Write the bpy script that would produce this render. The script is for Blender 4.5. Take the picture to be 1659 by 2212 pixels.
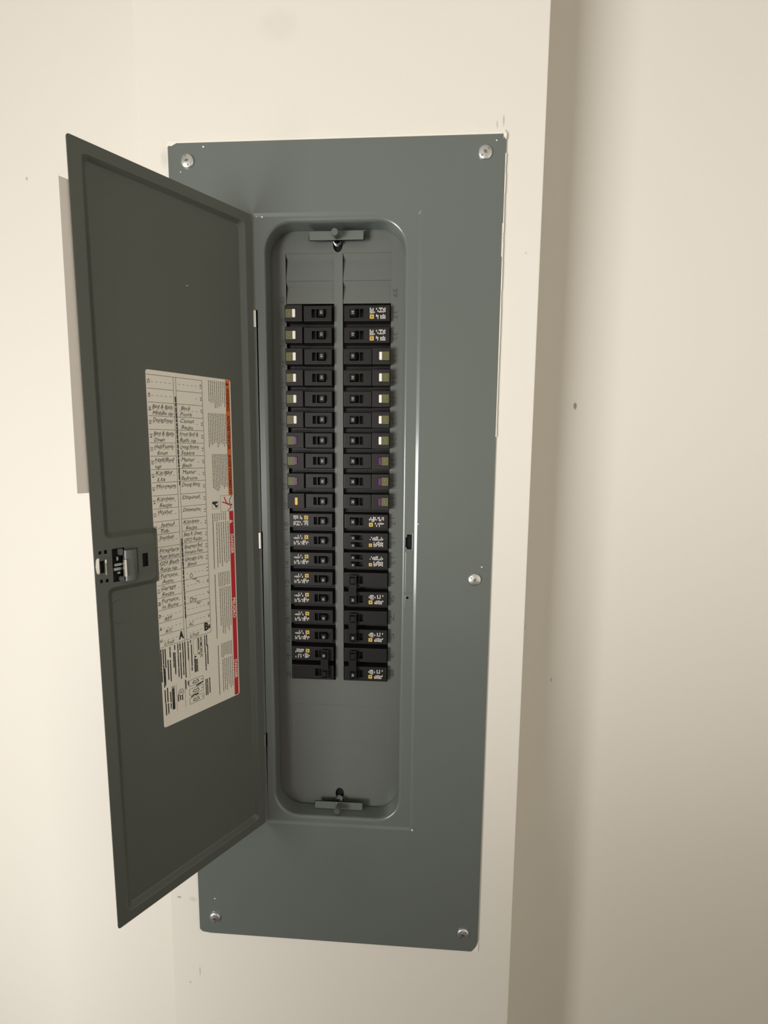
import bpy, bmesh, math, random
from mathutils import Vector, Matrix
from mathutils.geometry import tessellate_polygon

for o in list(bpy.data.objects):
    bpy.data.objects.remove(o)
S = bpy.context.scene
COL = S.collection
ZO = 0.75                                   # height of the panel's lower edge above the floor

# ------------------------------------------------------------------ camera
cam = bpy.data.cameras.new('camera')
cam.sensor_fit = 'HORIZONTAL'
cam.sensor_width = 36.0
cam.lens = 36.0 * 1106.09 / 1659.0
cam.clip_start = 0.01
co = bpy.data.objects.new('camera', cam)
COL.objects.link(co)
rv = Vector((0.12806, 0.01185, -0.06278))
Rr = Matrix.Rotation(rv.length, 3, rv.normalized())
Bm = Matrix(((1, 0, 0), (0, 0, -1), (0, 1, 0)))
Rc = (Matrix(((1, 0, 0), (0, -1, 0), (0, 0, -1))) @ (Bm @ Rr)).transposed()
co.matrix_world = Matrix.Translation((0.29567, -0.62834, 0.68828 + ZO)) @ Rc.to_4x4()
S.camera = co

# ------------------------------------------------------------------ world, lights, exposure
wd = bpy.data.worlds.new('daylight')
S.world = wd
wd.use_nodes = True
wd.node_tree.nodes['Background'].inputs[0].default_value = (0.85, 0.93, 1.0, 1)
wd.node_tree.nodes['Background'].inputs[1].default_value = 1.0

def area(name, loc, target, sx, sy, power, color):
    L = bpy.data.lights.new(name, 'AREA')
    L.shape = 'RECTANGLE'
    L.size, L.size_y, L.energy, L.color = sx, sy, power, color
    o = bpy.data.objects.new(name, L)
    COL.objects.link(o)
    o.location = loc
    d = Vector(target) - Vector(loc)
    o.rotation_euler = d.to_track_quat('-Z', 'Y').to_euler()
    return o

WX, WY0, WY1, WZ0, WZ1 = -1.1, -2.35, -1.12, 0.74, 1.46     # window opening in the left wall
area('window_daylight', (WX + 0.15, (WY0 + WY1) / 2, (WZ0 + WZ1) / 2), (WX + 1.24, (WY0 + WY1) / 2 + 0.20, (WZ0 + WZ1) / 2),
     WY1 - WY0, WZ1 - WZ0, 63, (1.0, 0.985, 0.965))

S.view_settings.view_transform = 'Standard'
S.view_settings.look = 'None'
S.view_settings.exposure = 0.0
S.view_settings.gamma = 1.0
S.view_settings.use_curve_mapping = False

# ------------------------------------------------------------------ materials
def mat(name, col, rough=0.5, metal=0.0, spec=0.5, bump=0.0, bscale=300.0, var=0.0, vscale=6.0, spots=None, coat=0.0):
    m = bpy.data.materials.new(name)
    m.use_nodes = True
    nt = m.node_tree
    b = nt.nodes['Principled BSDF']
    b.inputs['Base Color'].default_value = (*col, 1)
    b.inputs['Roughness'].default_value = rough
    b.inputs['Metallic'].default_value = metal
    b.inputs['Specular IOR Level'].default_value = spec
    b.inputs['Coat Weight'].default_value = coat
    b.inputs['Coat Roughness'].default_value = 0.13
    tc = nt.nodes.new('ShaderNodeTexCoord')
    if bump:
        n = nt.nodes.new('ShaderNodeTexNoise')
        n.inputs['Scale'].default_value = bscale
        n.inputs['Detail'].default_value = 3
        nt.links.new(tc.outputs['Object'], n.inputs['Vector'])
        bp = nt.nodes.new('ShaderNodeBump')
        bp.inputs['Strength'].default_value = bump
        bp.inputs['Distance'].default_value = 0.001
        nt.links.new(n.outputs['Fac'], bp.inputs['Height'])
        nt.links.new(bp.outputs['Normal'], b.inputs['Normal'])
    last = None
    if var:
        n = nt.nodes.new('ShaderNodeTexNoise')
        n.inputs['Scale'].default_value = vscale
        n.inputs['Detail'].default_value = 4
        nt.links.new(tc.outputs['Object'], n.inputs['Vector'])
        mx = nt.nodes.new('ShaderNodeMix')
        mx.data_type = 'RGBA'
        mx.inputs[6].default_value = (*[c * (1 - var) for c in col], 1)
        mx.inputs[7].default_value = (*[min(1, c * (1 + var)) for c in col], 1)
        nt.links.new(n.outputs['Fac'], mx.inputs[0])
        last = mx.outputs[2]
    for (p, sc, r0, r1, tint, k) in (spots or []):
        # worn marks that sit at one place on the wall: distance to the mark, roughened by noise
        mp = nt.nodes.new('ShaderNodeMapping')
        mp.vector_type = 'TEXTURE'
        mp.inputs['Location'].default_value = p
        mp.inputs['Scale'].default_value = sc
        nt.links.new(tc.outputs['Object'], mp.inputs['Vector'])
        ln = nt.nodes.new('ShaderNodeVectorMath')
        ln.operation = 'LENGTH'
        nt.links.new(mp.outputs['Vector'], ln.inputs[0])
        nz = nt.nodes.new('ShaderNodeTexNoise')
        nz.inputs['Scale'].default_value = 1.6
        nz.inputs['Detail'].default_value = 3
        nt.links.new(mp.outputs['Vector'], nz.inputs['Vector'])
        ad = nt.nodes.new('ShaderNodeMath')
        ad.operation = 'MULTIPLY_ADD'
        nt.links.new(nz.outputs['Fac'], ad.inputs[0])
        ad.inputs[1].default_value = 0.8
        nt.links.new(ln.outputs['Value'], ad.inputs[2])
        mr = nt.nodes.new('ShaderNodeMapRange')
        mr.interpolation_type = 'SMOOTHSTEP'
        mr.inputs['From Min'].default_value = r0 + 0.4
        mr.inputs['From Max'].default_value = r1 + 0.4
        mr.inputs['To Min'].default_value = k
        mr.inputs['To Max'].default_value = 0
        nt.links.new(ad.outputs[0], mr.inputs['Value'])
        mx = nt.nodes.new('ShaderNodeMix')
        mx.data_type = 'RGBA'
        nt.links.new(mr.outputs[0], mx.inputs[0])
        if last: nt.links.new(last, mx.inputs[6])
        else: mx.inputs[6].default_value = (*col, 1)
        mx.inputs[7].default_value = (*tint, 1)
        last = mx.outputs[2]
    if last:
        nt.links.new(last, b.inputs['Base Color'])
    return m

WALL = (0.80, 0.76, 0.685)
DK = (0.22, 0.19, 0.15)
M = {}
M['wall_column'] = mat('wall_paint_column', WALL, 0.55, spec=0.3, bump=0.10, bscale=90, var=0.015, vscale=3, spots=[
    ((0.1332, 0, 1.1549 + ZO), (0.024, 1, 0.017), 0.4, 1.3, (0.70, 0.65, 0.57), 0.35),
    ((0.4174, 0, 0.9094 + ZO), (0.0015, 1, 0.0015), 0.3, 1.0, DK, 0.4),
    ((-0.005, 0, 1.02 + ZO), (0.006, 1, 0.012), 0.2, 1.1, (0.5, 0.45, 0.38), 0.35),
    ((-0.030, 0, 0.052 + ZO), (0.004, 1, 0.002), 0.4, 1.0, DK, 0.7),
    ((-0.010, 0, 0.050 + ZO), (0.008, 1, 0.006), 0.1, 1.0, (0.5, 0.45, 0.38), 0.4),
    ((-0.0045, 0, -0.066 + ZO), (0.0009, 1, 0.010), 0.4, 1.0, DK, 0.6),
    ((-0.0195, 0, -0.085 + ZO), (0.002, 1, 0.002), 0.4, 1.0, DK, 0.5),
    ((0.3870, 0, 1.050 + ZO), (0.0012, 1, 0.008), 0.4, 1.0, DK, 0.45),
    ((0.3800, 0, 1.046 + ZO), (0.0012, 1, 0.006), 0.4, 1.0, DK, 0.35)])
M['wall_back'] = mat('wall_paint_back', WALL, 0.55, spec=0.3, bump=0.10, bscale=90, var=0.015, vscale=3, spots=[
    ((0.514, 0.11, 0.745 + ZO), (0.003, 1, 0.006), 0.5, 1.0, DK, 0.8),
    ((0.501, 0.11, 0.345 + ZO), (0.0018, 1, 0.0045), 0.4, 1.0, DK, 0.45),
    ((-0.226, 0.10, 1.036 + ZO), (0.002, 1, 0.003), 0.4, 1.0, DK, 0.5),
    ((0.4562, 0.11, 0.425 + ZO), (0.006, 1, 0.008), 0.2, 1.0, DK, 0.25)])
M['wall'] = mat('wall_paint_tan', (0.55, 0.51, 0.44), 0.6, spec=0.3, bump=0.08, bscale=90, var=0.02)
M['ceiling'] = mat('ceiling_paint', (0.48, 0.465, 0.43), 0.8, bump=0.1, bscale=60)
M['floor'] = mat('concrete_floor', (0.07, 0.066, 0.06), 0.6, bump=0.2, bscale=40, var=0.2, vscale=3)
M['dwall'] = mat('dark_wall_paint', (0.10, 0.09, 0.075), 0.7)  # for the added light blocker, dark so it bounces little light
M['caulk'] = mat('white_caulk', (0.86, 0.82, 0.73), 0.5)
M['frame'] = mat('white_window_frame', (0.8, 0.8, 0.78), 0.4)
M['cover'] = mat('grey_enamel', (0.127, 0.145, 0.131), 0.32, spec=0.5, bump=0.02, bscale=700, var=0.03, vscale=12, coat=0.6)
M['dead'] = mat('grey_enamel_deadfront', (0.128, 0.138, 0.124), 0.38, spec=0.5, bump=0.03, bscale=700)
M['num'] = mat('embossed_number_grey', (0.060, 0.064, 0.056), 0.5)  # enamel darkened to paint in the shade of the relief
M['dark'] = mat('dark_interior', (0.010, 0.010, 0.011), 0.7, spec=0.2)  # near-black that paints the shade inside holes
M['box'] = mat('galvanized_box', (0.10, 0.10, 0.10), 0.6)
M['black'] = mat('black_plastic', (0.012, 0.0108, 0.0108), 0.42, spec=0.35, bump=0.06, bscale=900)
M['black2'] = mat('black_plastic_block', (0.014, 0.0118, 0.0112), 0.5, spec=0.32, bump=0.06, bscale=900)
M['toggle'] = mat('black_toggle_plastic', (0.012, 0.012, 0.013), 0.30, spec=0.5)
M['white'] = mat('white_button_plastic', (0.86, 0.82, 0.78), 0.4)
M['yellowb'] = mat('yellow_button_plastic', (0.80, 0.55, 0.10), 0.4)
M['purple'] = mat('purple_button_plastic', (0.10, 0.022, 0.11), 0.4)
M['olive'] = mat('olive_sticker', (0.085, 0.080, 0.018), 0.5)
M['olivel'] = mat('olive_sticker_line', (0.26, 0.25, 0.10), 0.5)
M['yellow'] = mat('yellow_print', (0.62, 0.42, 0.06), 0.5)
M['print'] = mat('white_print', (0.70, 0.66, 0.60), 0.5)
M['digit'] = mat('white_digit_print', (0.45, 0.45, 0.45), 0.5)
M['zinc'] = mat('zinc_screw', (0.78, 0.78, 0.76), 0.38, metal=1.0, bump=0.05, bscale=2000)
M['zincd'] = mat('zinc_dark', (0.34, 0.35, 0.35), 0.35, metal=1.0)
M['steel'] = mat('bright_steel', (0.85, 0.83, 0.78), 0.3, metal=0.9)
M['stud'] = mat('grey_stud', (0.18, 0.19, 0.18), 0.35, metal=0.6)
M['latch'] = mat('grey_latch_plastic', (0.11, 0.12, 0.115), 0.32, spec=0.5)
M['label'] = mat('sticker_paper', (0.90, 0.855, 0.765), 0.55, spec=0.3)
M['whiteout'] = mat('white_out_patch', (0.90, 0.86, 0.76), 0.6)
M['rule'] = mat('sticker_rule_ink', (0.10, 0.085, 0.065), 0.6)
M['ink'] = mat('sticker_pen_ink', (0.025, 0.022, 0.022), 0.6)
M['inkb'] = mat('sticker_black_ink', (0.012, 0.012, 0.012), 0.5)
M['text'] = mat('sticker_small_text', (0.17, 0.15, 0.12), 0.6)
M['orange'] = mat('sticker_orange', (0.72, 0.17, 0.03), 0.5)
M['red'] = mat('sticker_red', (0.60, 0.010, 0.020), 0.5)
M['maroon'] = mat('sticker_dark_letter', (0.10, 0.012, 0.010), 0.5)
M['lwhite'] = mat('sticker_white', (0.90, 0.85, 0.76), 0.5)
M['paper'] = mat('copy_paper', (0.90, 0.87, 0.84), 0.8, spec=0.2, bump=0.05, bscale=300, var=0.02, vscale=60)
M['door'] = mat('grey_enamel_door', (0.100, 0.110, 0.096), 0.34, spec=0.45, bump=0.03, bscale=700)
M['grey'] = mat('painted_steel_back', (0.13, 0.15, 0.135), 0.4)
pm = M['paper'].node_tree                     # thin paper lets some daylight through from its far side
tl = pm.nodes.new('ShaderNodeBsdfTranslucent')
tl.inputs['Color'].default_value = (0.90, 0.86, 0.82, 1)
mxs = pm.nodes.new('ShaderNodeMixShader')
mxs.inputs[0].default_value = 0.45
pm.links.new(pm.nodes['Principled BSDF'].outputs[0], mxs.inputs[1])
pm.links.new(tl.outputs[0], mxs.inputs[2])
pm.links.new(mxs.outputs[0], pm.nodes['Material Output'].inputs['Surface'])
gm = bpy.data.materials.new('window_glass')
gm.use_nodes = True
gb = gm.node_tree.nodes['Principled BSDF']
gb.inputs['Transmission Weight'].default_value = 1
gb.inputs['Roughness'].default_value = 0.02
gb.inputs['IOR'].default_value = 1.45
M['glass'] = gm

# ------------------------------------------------------------------ mesh helpers
class MB:
    """collects faces, then links them as ONE mesh object"""
    def __init__(s): s.v, s.f, s.m, s.flat = [], [], [], []
    def add(s, vs, fs, m=0, flat=False):
        b = len(s.v)
        s.flat += [flat] * len(fs)
        s.v += [tuple(p) for p in vs]
        s.f += [tuple(b + i for i in f) for f in fs]
        s.m += [m] * len(fs)
        return s
    def box(s, x0, x1, y0, y1, z0, z1, m=0):
        vs = [(x, y, z) for z in (z0, z1) for y in (y0, y1) for x in (x0, x1)]
        return s.add(vs, [(0, 2, 3, 1), (4, 5, 7, 6), (0, 1, 5, 4), (2, 6, 7, 3), (0, 4, 6, 2), (1, 3, 7, 5)], m)
    def plate(s, loops, y, m=0):
        """polygon in x/z at depth y, loops[1:] are holes"""
        pts = [p for l in loops for p in l]
        tris = tessellate_polygon([[Vector((p[0], p[1], 0)) for p in l] for l in loops])
        out = []
        for a, b, c in tris:
            A, Bq, Cq = pts[a], pts[b], pts[c]
            cr = (Bq[0] - A[0]) * (Cq[1] - A[1]) - (Bq[1] - A[1]) * (Cq[0] - A[0])
            out.append((a, b, c) if cr > 0 else (c, b, a))
        return s.add([(p[0], y, p[1]) for p in pts], out, m, True)
    def bridge(s, la, ya, lb, yb, m=0):
        n = len(la)
        vs = [(p[0], ya, p[1]) for p in la] + [(p[0], yb, p[1]) for p in lb]
        return s.add(vs, [(i, (i + 1) % n, n + (i + 1) % n, n + i) for i in range(n)], m)
    def cyl(s, c, ax, r, h, n=20, m=0, r2=None):
        ax = Vector(ax).normalized()
        u = ax.orthogonal().normalized(); w = ax.cross(u)
        r2 = r if r2 is None else r2
        c = Vector(c)
        vs = []
        for k, (rr, d) in enumerate(((r, 0), (r2, h))):
            vs += [c + ax * d + (u * math.cos(t) + w * math.sin(t)) * rr for t in [2 * math.pi * i / n for i in range(n)]]
        fs = [(i, (i + 1) % n, n + (i + 1) % n, n + i) for i in range(n)]
        fs += [tuple(range(n - 1, -1, -1)), tuple(range(n, 2 * n))]
        return s.add(vs, fs, m)
    def lathe(s, c, ax, prof, n=28, m=0):
        ax = Vector(ax).normalized()
        u = ax.orthogonal().normalized(); w = ax.cross(u); c = Vector(c)
        vs, fs = [], []
        for r, d in prof:
            vs += [c + ax * d + (u * math.cos(2 * math.pi * i / n) + w * math.sin(2 * math.pi * i / n)) * r for i in range(n)]
        for k in range(len(prof) - 1):
            fs += [(k * n + i, k * n + (i + 1) % n, (k + 1) * n + (i + 1) % n, (k + 1) * n + i) for i in range(n)]
        fs += [tuple(range((len(prof) - 1) * n, len(prof) * n))]
        return s.add(vs, fs, m)
    def tube(s, pts, r, n=8, m=0):
        pts = [Vector(p) for p in pts]
        vs, fs = [], []
        for i, p in enumerate(pts):
            t = (pts[min(i + 1, len(pts) - 1)] - pts[max(i - 1, 0)]).normalized()
            u = t.cross(Vector((0.31, 0.87, 0.38))).normalized(); w = t.cross(u)
            vs += [p + (u * math.cos(2 * math.pi * k / n) + w * math.sin(2 * math.pi * k / n)) * r for k in range(n)]
        for i in range(len(pts) - 1):
            fs += [(i * n + k, i * n + (k + 1) % n, (i + 1) * n + (k + 1) % n, (i + 1) * n + k) for k in range(n)]
        return s.add(vs, fs, m)
    def rect(s, x0, x1, z0, z1, y, m=0):
        return s.plate([[(x0, z0), (x1, z0), (x1, z1), (x0, z1)]], y, m)
    def build(s, name, mats, parent=None, bevel=0.0, seg=2, sharp=35, loc=None, recalc=True):
        me = bpy.data.meshes.new(name)
        me.from_pydata(s.v, [], s.f)
        mats = mats if isinstance(mats, (list, tuple)) else [mats]
        for k in mats: me.materials.append(M[k])
        me.polygons.foreach_set('material_index', s.m)
        at = me.attributes.new('flat', 'INT', 'FACE')
        at.data.foreach_set('value', [int(x) for x in s.flat])
        bm = bmesh.new(); bm.from_mesh(me)
        if recalc or bevel:
            bmesh.ops.remove_doubles(bm, verts=bm.verts, dist=1e-6)
            bmesh.ops.recalc_face_normals(bm, faces=bm.faces)
        if bevel:
            ed = [e for e in bm.edges if len(e.link_faces) == 2 and e.calc_face_angle(0) > 0.5]
            bmesh.ops.bevel(bm, geom=ed, offset=bevel, segments=seg, affect='EDGES', clamp_overlap=True)
        for f in bm.faces: f.smooth = True
        lay = bm.faces.layers.int.get('flat')
        if not bevel:
            for f in bm.faces: f.smooth = not f[lay]
        bm.to_mesh(me)
        if bevel or not any(s.flat) or all(s.flat) or len(mats) > 3:
            bm.free()
            me.set_sharp_from_angle(angle=math.radians(sharp))
        else:
            # keep the flat sheets truly flat: bends take over the sheet's normal where they meet it
            bm.verts.ensure_lookup_table()
            cs, ns = math.cos(math.radians(sharp)), []
            for f in bm.faces:
                for lp in f.loops:
                    if f[lay]: ns.append(f.normal.copy()); continue
                    fl = [g for g in lp.vert.link_faces if g[lay] and g.normal.dot(f.normal) > cs]
                    if fl: ns.append(fl[0].normal.copy()); continue
                    n = Vector()
                    for g in lp.vert.link_faces:
                        if g.normal.dot(f.normal) > cs: n += g.normal * g.calc_area() ** .5
                    ns.append(n.normalized() if n.length > 1e-9 else f.normal.copy())
            bm.free()
            me.normals_split_custom_set(ns)
        o = bpy.data.objects.new(name, me)
        COL.objects.link(o)
        if parent: o.parent = parent
        if loc: o.location = loc
        return o

def rrect(x0, x1, z0, z1, r, n=6):
    out = []
    for cx, cz, a in ((x1 - r, z0 + r, -90), (x1 - r, z1 - r, 0), (x0 + r, z1 - r, 90), (x0 + r, z0 + r, 180)):
        for i in range(n + 1):
            t = math.radians(a + 90 * i / n)
            out.append((cx + r * math.cos(t), cz + r * math.sin(t)))
    return out

def offset_poly(P, d):
    """move every edge of a counter-clockwise polygon inwards by d"""
    n = len(P); out = []
    for i in range(n):
        a, b, c = Vector(P[i - 1]), Vector(P[i]), Vector(P[(i + 1) % n])
        e1, e2 = (b - a).normalized(), (c - b).normalized()
        n1, n2 = Vector((-e1.y, e1.x)), Vector((-e2.y, e2.x))
        k = (n1 + n2); k = k / max(1e-9, k.dot(n1))
        out.append(tuple(b + k * d))
    return out

def round_poly(P, r, n=5):
    out = []
    for i in range(len(P)):
        a, b, c = Vector(P[i - 1]), Vector(P[i]), Vector(P[(i + 1) % len(P)])
        p, q = b + (a - b).normalized() * r, b + (c - b).normalized() * r
        for k in range(n + 1):
            t = k / n
            out.append(tuple(p * (1 - t) ** 2 + b * 2 * t * (1 - t) + q * t * t))
    return out

_tc = {}
def glyphs(body, shear=0.0, bold=0.0):
    key = (body, shear, bold)
    if key not in _tc:
        cu = bpy.data.curves.new('t', 'FONT')
        cu.body = body; cu.size = 1; cu.shear = shear; cu.offset = bold
        cu.resolution_u = 2
        o = bpy.data.objects.new('t', cu); COL.objects.link(o)
        me = bpy.data.meshes.new_from_object(o)
        vs = [(v.co.x, v.co.y) for v in me.vertices]
        fs = [tuple(p.vertices) for p in me.polygons]
        bpy.data.objects.remove(o); bpy.data.curves.remove(cu); bpy.data.meshes.remove(me)
        _tc[key] = (vs, fs)
    return _tc[key]

def write(mb, body, org, d, up, y, h, w=None, m=0, shear=0.0, bold=0.0, wob=0.0, center=False):
    """flat lettering in the x/z plane at depth y: d reading direction, up letters' up, h cap height, w fitted width"""
    vs, fs = glyphs(body, shear, bold)
    if not vs: return
    x0, x1 = min(v[0] for v in vs), max(v[0] for v in vs)
    sy = h / 0.70
    sx = sy if w is None else w / max(1e-6, x1 - x0)
    ox = (x1 - x0) * sx / 2 if center else 0
    out = []
    for a, b in vs:
        s = (a - x0) * sx - ox
        t = b * sy + wob * h * math.sin(s * 900 + len(body))
        out.append((org[0] + d[0] * s + up[0] * t, y, org[1] + d[1] * s + up[1] * t))
    mb.add(out, fs, m)

def thing(name, label, cat, loc=(0, 0, 0), rot=(0, 0, 0), group=None):
    o = bpy.data.objects.new(name, None)
    COL.objects.link(o)
    o.empty_display_size = 0.02
    o.location = loc; o.rotation_euler = rot
    o['label'] = label; o['category'] = cat
    if group: o['group'] = group
    return o

def struct(o, label):
    o['kind'] = 'structure'; o['label'] = label
    o['category'] = 'wall' if o.name.startswith('wall') else o.name.split('_')[0]
    return o

# ------------------------------------------------------------------ the room
LEFT_ANGLE = 3.0                            # the wall left of the column runs back at an angle
RX0, RX1, RY0, RYB, RZ = -1.1, 1.7, -3.2, 0.11, 2.5
struct(MB().box(RX0 - .1, RX1 + .1, RY0 - .1, RYB + .1, -0.1, 0).build('floor', 'floor'), 'dark grey concrete floor of the room')
struct(MB().box(RX0 - .1, RX1 + .1, RY0 - .1, RYB + .1, RZ, RZ + .1).build('ceiling', 'ceiling'), 'plain off white ceiling')
struct(MB().box(0.2, RX1 + .1, RYB, RYB + .1, 0, RZ).build('wall_back', 'wall_back'),
       'cream painted wall set back on the right of the boxed column')
ang = math.radians(LEFT_ANGLE)
wr = MB()
p0, p1 = (-0.02, 0.06 - 0.02 * math.tan(ang)), (RX0 - 0.1, 0.06 + (-RX0 + 0.08) * math.tan(ang))
wr.add([(x, y + d, z) for z in (0, RZ) for d in (0, 0.1) for x, y in (p0, p1)], [(0, 1, 3, 2), (4, 6, 7, 5), (0, 4, 5, 1), (2, 3, 7, 6), (0, 2, 6, 4), (1, 5, 7, 3)])
struct(wr.build('wall_rear_left', 'wall_back'), 'cream painted wall running back on the left of the boxed column')
struct(MB().box(-0.50, 0.16, -0.94, -0.90, 0, 1.11).build('wall_light_blocker', 'dwall'), 'low dark partition wall in the room behind the camera')  # added to block window light from the lower right
struct(MB().box(RX1, RX1 + .1, RY0, RYB, 0, RZ).build('wall_right', 'wall_back'), 'cream painted wall on the right')
struct(MB().box(RX0 - .1, RX1 + .1, RY0 - .1, RY0, 0, RZ).build('wall_front', 'wall'), 'tan painted wall behind the camera')
wl = MB()
wl.box(RX0 - .1, RX0, RY0, WY0, 0, RZ); wl.box(RX0 - .1, RX0, WY1, RYB + .5, 0, RZ)
wl.box(RX0 - .1, RX0, WY0, WY1, 0, WZ0); wl.box(RX0 - .1, RX0, WY0, WY1, WZ1, RZ)
struct(wl.build('wall_left', 'wall'), 'tan painted wall with the window')
wn = MB()
for a, b, c, d in ((WY0, WY0 + .05, WZ0, WZ1), (WY1 - .05, WY1, WZ0, WZ1), (WY0 + .05, WY1 - .05, WZ0, WZ0 + .05), (WY0 + .05, WY1 - .05, WZ1 - .05, WZ1)):
    wn.box(WX - .09, WX - .04, a, b, c, d)
wn = wn.build('window_1', 'frame')
struct(wn, 'white framed window that lets in the daylight')
MB().box(WX - .068, WX - .062, WY0 + .05, WY1 - .05, WZ0 + .05, WZ1 - .05).build('pane', 'glass', wn)

# boxed column that carries the panel, with the hole for the panel's box
wc = MB()
YF = 0.0022
zt, zb = RZ - ZO, -ZO
def lx(z): return -0.0436 + 0.0076 * z          # left arris, a little out of plumb as in the photo
def rx(z): return 0.4353 - 0.0016 * z
outl = [(lx(zb), zb), (rx(zb), zb), (rx(zt), zt), (lx(zt), zt)]
hole = [(0.03, 0.04), (0.36, 0.04), (0.36, 1.0), (0.03, 1.0)]
r_ = 0.0016
inn = offset_poly(outl, r_)
wc.plate([inn, hole], YF)
wc.bridge(inn, YF, offset_poly(outl, r_ * .3), YF + r_ * .3)
wc.bridge(offset_poly(outl, r_ * .3), YF + r_ * .3, outl, YF + r_)
wc.bridge(outl, YF + r_, outl, 0.1099)
wc.bridge(hole, YF, hole, 0.03)
wcol = wc.build('wall_center', 'wall_column')
wcol.location = (0, 0, ZO)
for nd in M['wall_column'].node_tree.nodes:     # marks are given in room coordinates
    if nd.type == 'MAPPING': nd.inputs['Location'].default_value[2] -= ZO
struct(wcol, 'cream painted boxed out column around the grey panel')
cb = MB()
random.seed(3)
xs = [0.0115 + i * (0.375 / 40) for i in range(41)]
for i in range(40):
    h0, h1 = 0.0012 + 0.0006 * random.random(), 0.0
    cb.box(xs[i], xs[i + 1], -0.0004, YF + 0.0005, 1.0352, 1.0357 + h0)
cb.build('caulk_bead', 'caulk', wcol)
cb = MB()
for i in range(30):
    z0 = 0.70 + i * 0.0105
    cb.box(0.3898, 0.3905 + 0.0005 * random.random(), -0.0004, YF + .0005, z0, z0 + 0.0105)
cb.build('caulk_bead', 'caulk', wcol)
sm = MB()
sm.plate([[(0.3866, 1.0362), (0.3874, 1.0296), (0.3880, 1.0322), (0.3894, 1.0290), (0.3904, 1.0300), (0.3908, 1.0352), (0.3880, 1.0385), (0.3860, 1.0395)]], -0.0006)
sm.build('paint_smear', 'caulk', wcol)
sm = MB()
sm.plate([[(0.3815, -0.0018), (0.3850, 0.0012), (0.3890, 0.0085), (0.3902, 0.0130), (0.3912, 0.0060), (0.3908, -0.0022)]], 0.0012)
sm.build('paint_smear', 'caulk', wcol)
sm = MB()
sm.plate([[(-0.0016, 1.0300), (0.0022, 1.0330), (0.0048, 1.0318), (0.0120, 1.0352), (0.0120, 1.0372), (0.0010, 1.0372)]], -0.0005)
sm.build('paint_smear', 'caulk', wcol)

# ------------------------------------------------------------------ the electrical panel
panel = thing('electrical_panel', 'tall grey steel breaker panel with its narrow door swung open, set in the cream column', 'electrical panel', (0, 0, ZO))
bx = MB()
bi = [(0.031, 0.041), (0.359, 0.041), (0.359, 0.999), (0.031, 0.999)]
bx.bridge(bi, 0.0305, bi, 0.104); bx.plate([bi], 0.104)
bx.build('back_box', 'box', panel, recalc=False)

O = [(-0.0009, 0.0060), (0.0030, 0.0022), (0.0144, 0.0006), (0.3810, -0.0012), (0.3826, 0.0000), (0.3866, 0.0060), (0.3880, 0.0100), (0.3898, 0.0160),
     (0.3902, 1.0300), (0.3896, 1.0354), (0.0113, 1.0354), (0.0060, 1.0338), (0.0045, 1.0322), (0.0030, 1.0328), (0.0006, 1.0316)]
cv = MB()
RD = 0.0018                                 # depth of the recess the door closes into
A0 = rrect(0.0964, 0.2982, 0.1756, 0.9576, 0.0030)
A1 = rrect(0.0971, 0.2975, 0.1763, 0.9569, 0.0030)
A2 = rrect(0.0999, 0.2947, 0.1792, 0.9541, 0.0024)
A3 = rrect(0.1005, 0.2941, 0.1798, 0.9535, 0.0024)
cv.plate([O, A0], 0.0)
cv.bridge(O, 0.0, O, 0.0021)
cv.bridge(A0, 0.0, A1, 0.0002); cv.bridge(A1, 0.0002, A2, RD - 0.0002); cv.bridge(A2, RD - 0.0002, A3, RD)
OX0, OX1, OZ0, OZ1 = 0.1126, 0.2784, 0.1884, 0.9474
def opening(e): return rrect(OX0 - e, OX1 + e, OZ0 - e, OZ1 + e, 0.032 + e, 10)
slot = [(0.2836, 0.5625), (0.2853, 0.5625), (0.2853, 0.5602), (0.2914, 0.5602), (0.2914, 0.5790), (0.2853, 0.5790), (0.2853, 0.5755), (0.2836, 0.5755)]
pin = [(0.2868 + 0.0016 * math.cos(t), 0.4978 + 0.0016 * math.sin(t)) for t in [i * math.pi / 6 for i in range(12)]]
hsl = [[(0.1003, a), (0.1022, a), (0.1022, b), (0.1003, b)] for a, b in ((0.827, 0.849), (0.5565, 0.5795), (0.287, 0.307))]
fr = 0.0042
cv.plate([A3, opening(fr), slot, pin] + hsl, RD)
prev = (opening(fr), RD)
for k in range(1, 9):
    t = math.pi / 2 * k / 8
    cur = (opening(fr * (1 - math.sin(t))), RD + fr * (1 - math.cos(t)))
    cv.bridge(prev[0], prev[1], cur[0], cur[1]); prev = cur
cv.bridge(prev[0], prev[1], opening(0), 0.0262)
cv.bridge(opening(0), 0.0262, opening(0.0012), 0.0264)
for hl in [slot, pin] + hsl:
    cv.bridge(hl, RD, hl, 0.0040)
cover = cv.build('cover', 'cover', panel, sharp=50)
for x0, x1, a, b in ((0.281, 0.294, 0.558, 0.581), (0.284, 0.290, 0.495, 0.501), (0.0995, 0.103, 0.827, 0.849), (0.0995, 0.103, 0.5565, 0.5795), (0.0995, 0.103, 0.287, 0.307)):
    MB().box(x0, x1, 0.0052, 0.0070, a, b).build('slot_shade', 'dark', cover)  # added black plate, paints the shade inside the slot
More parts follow.
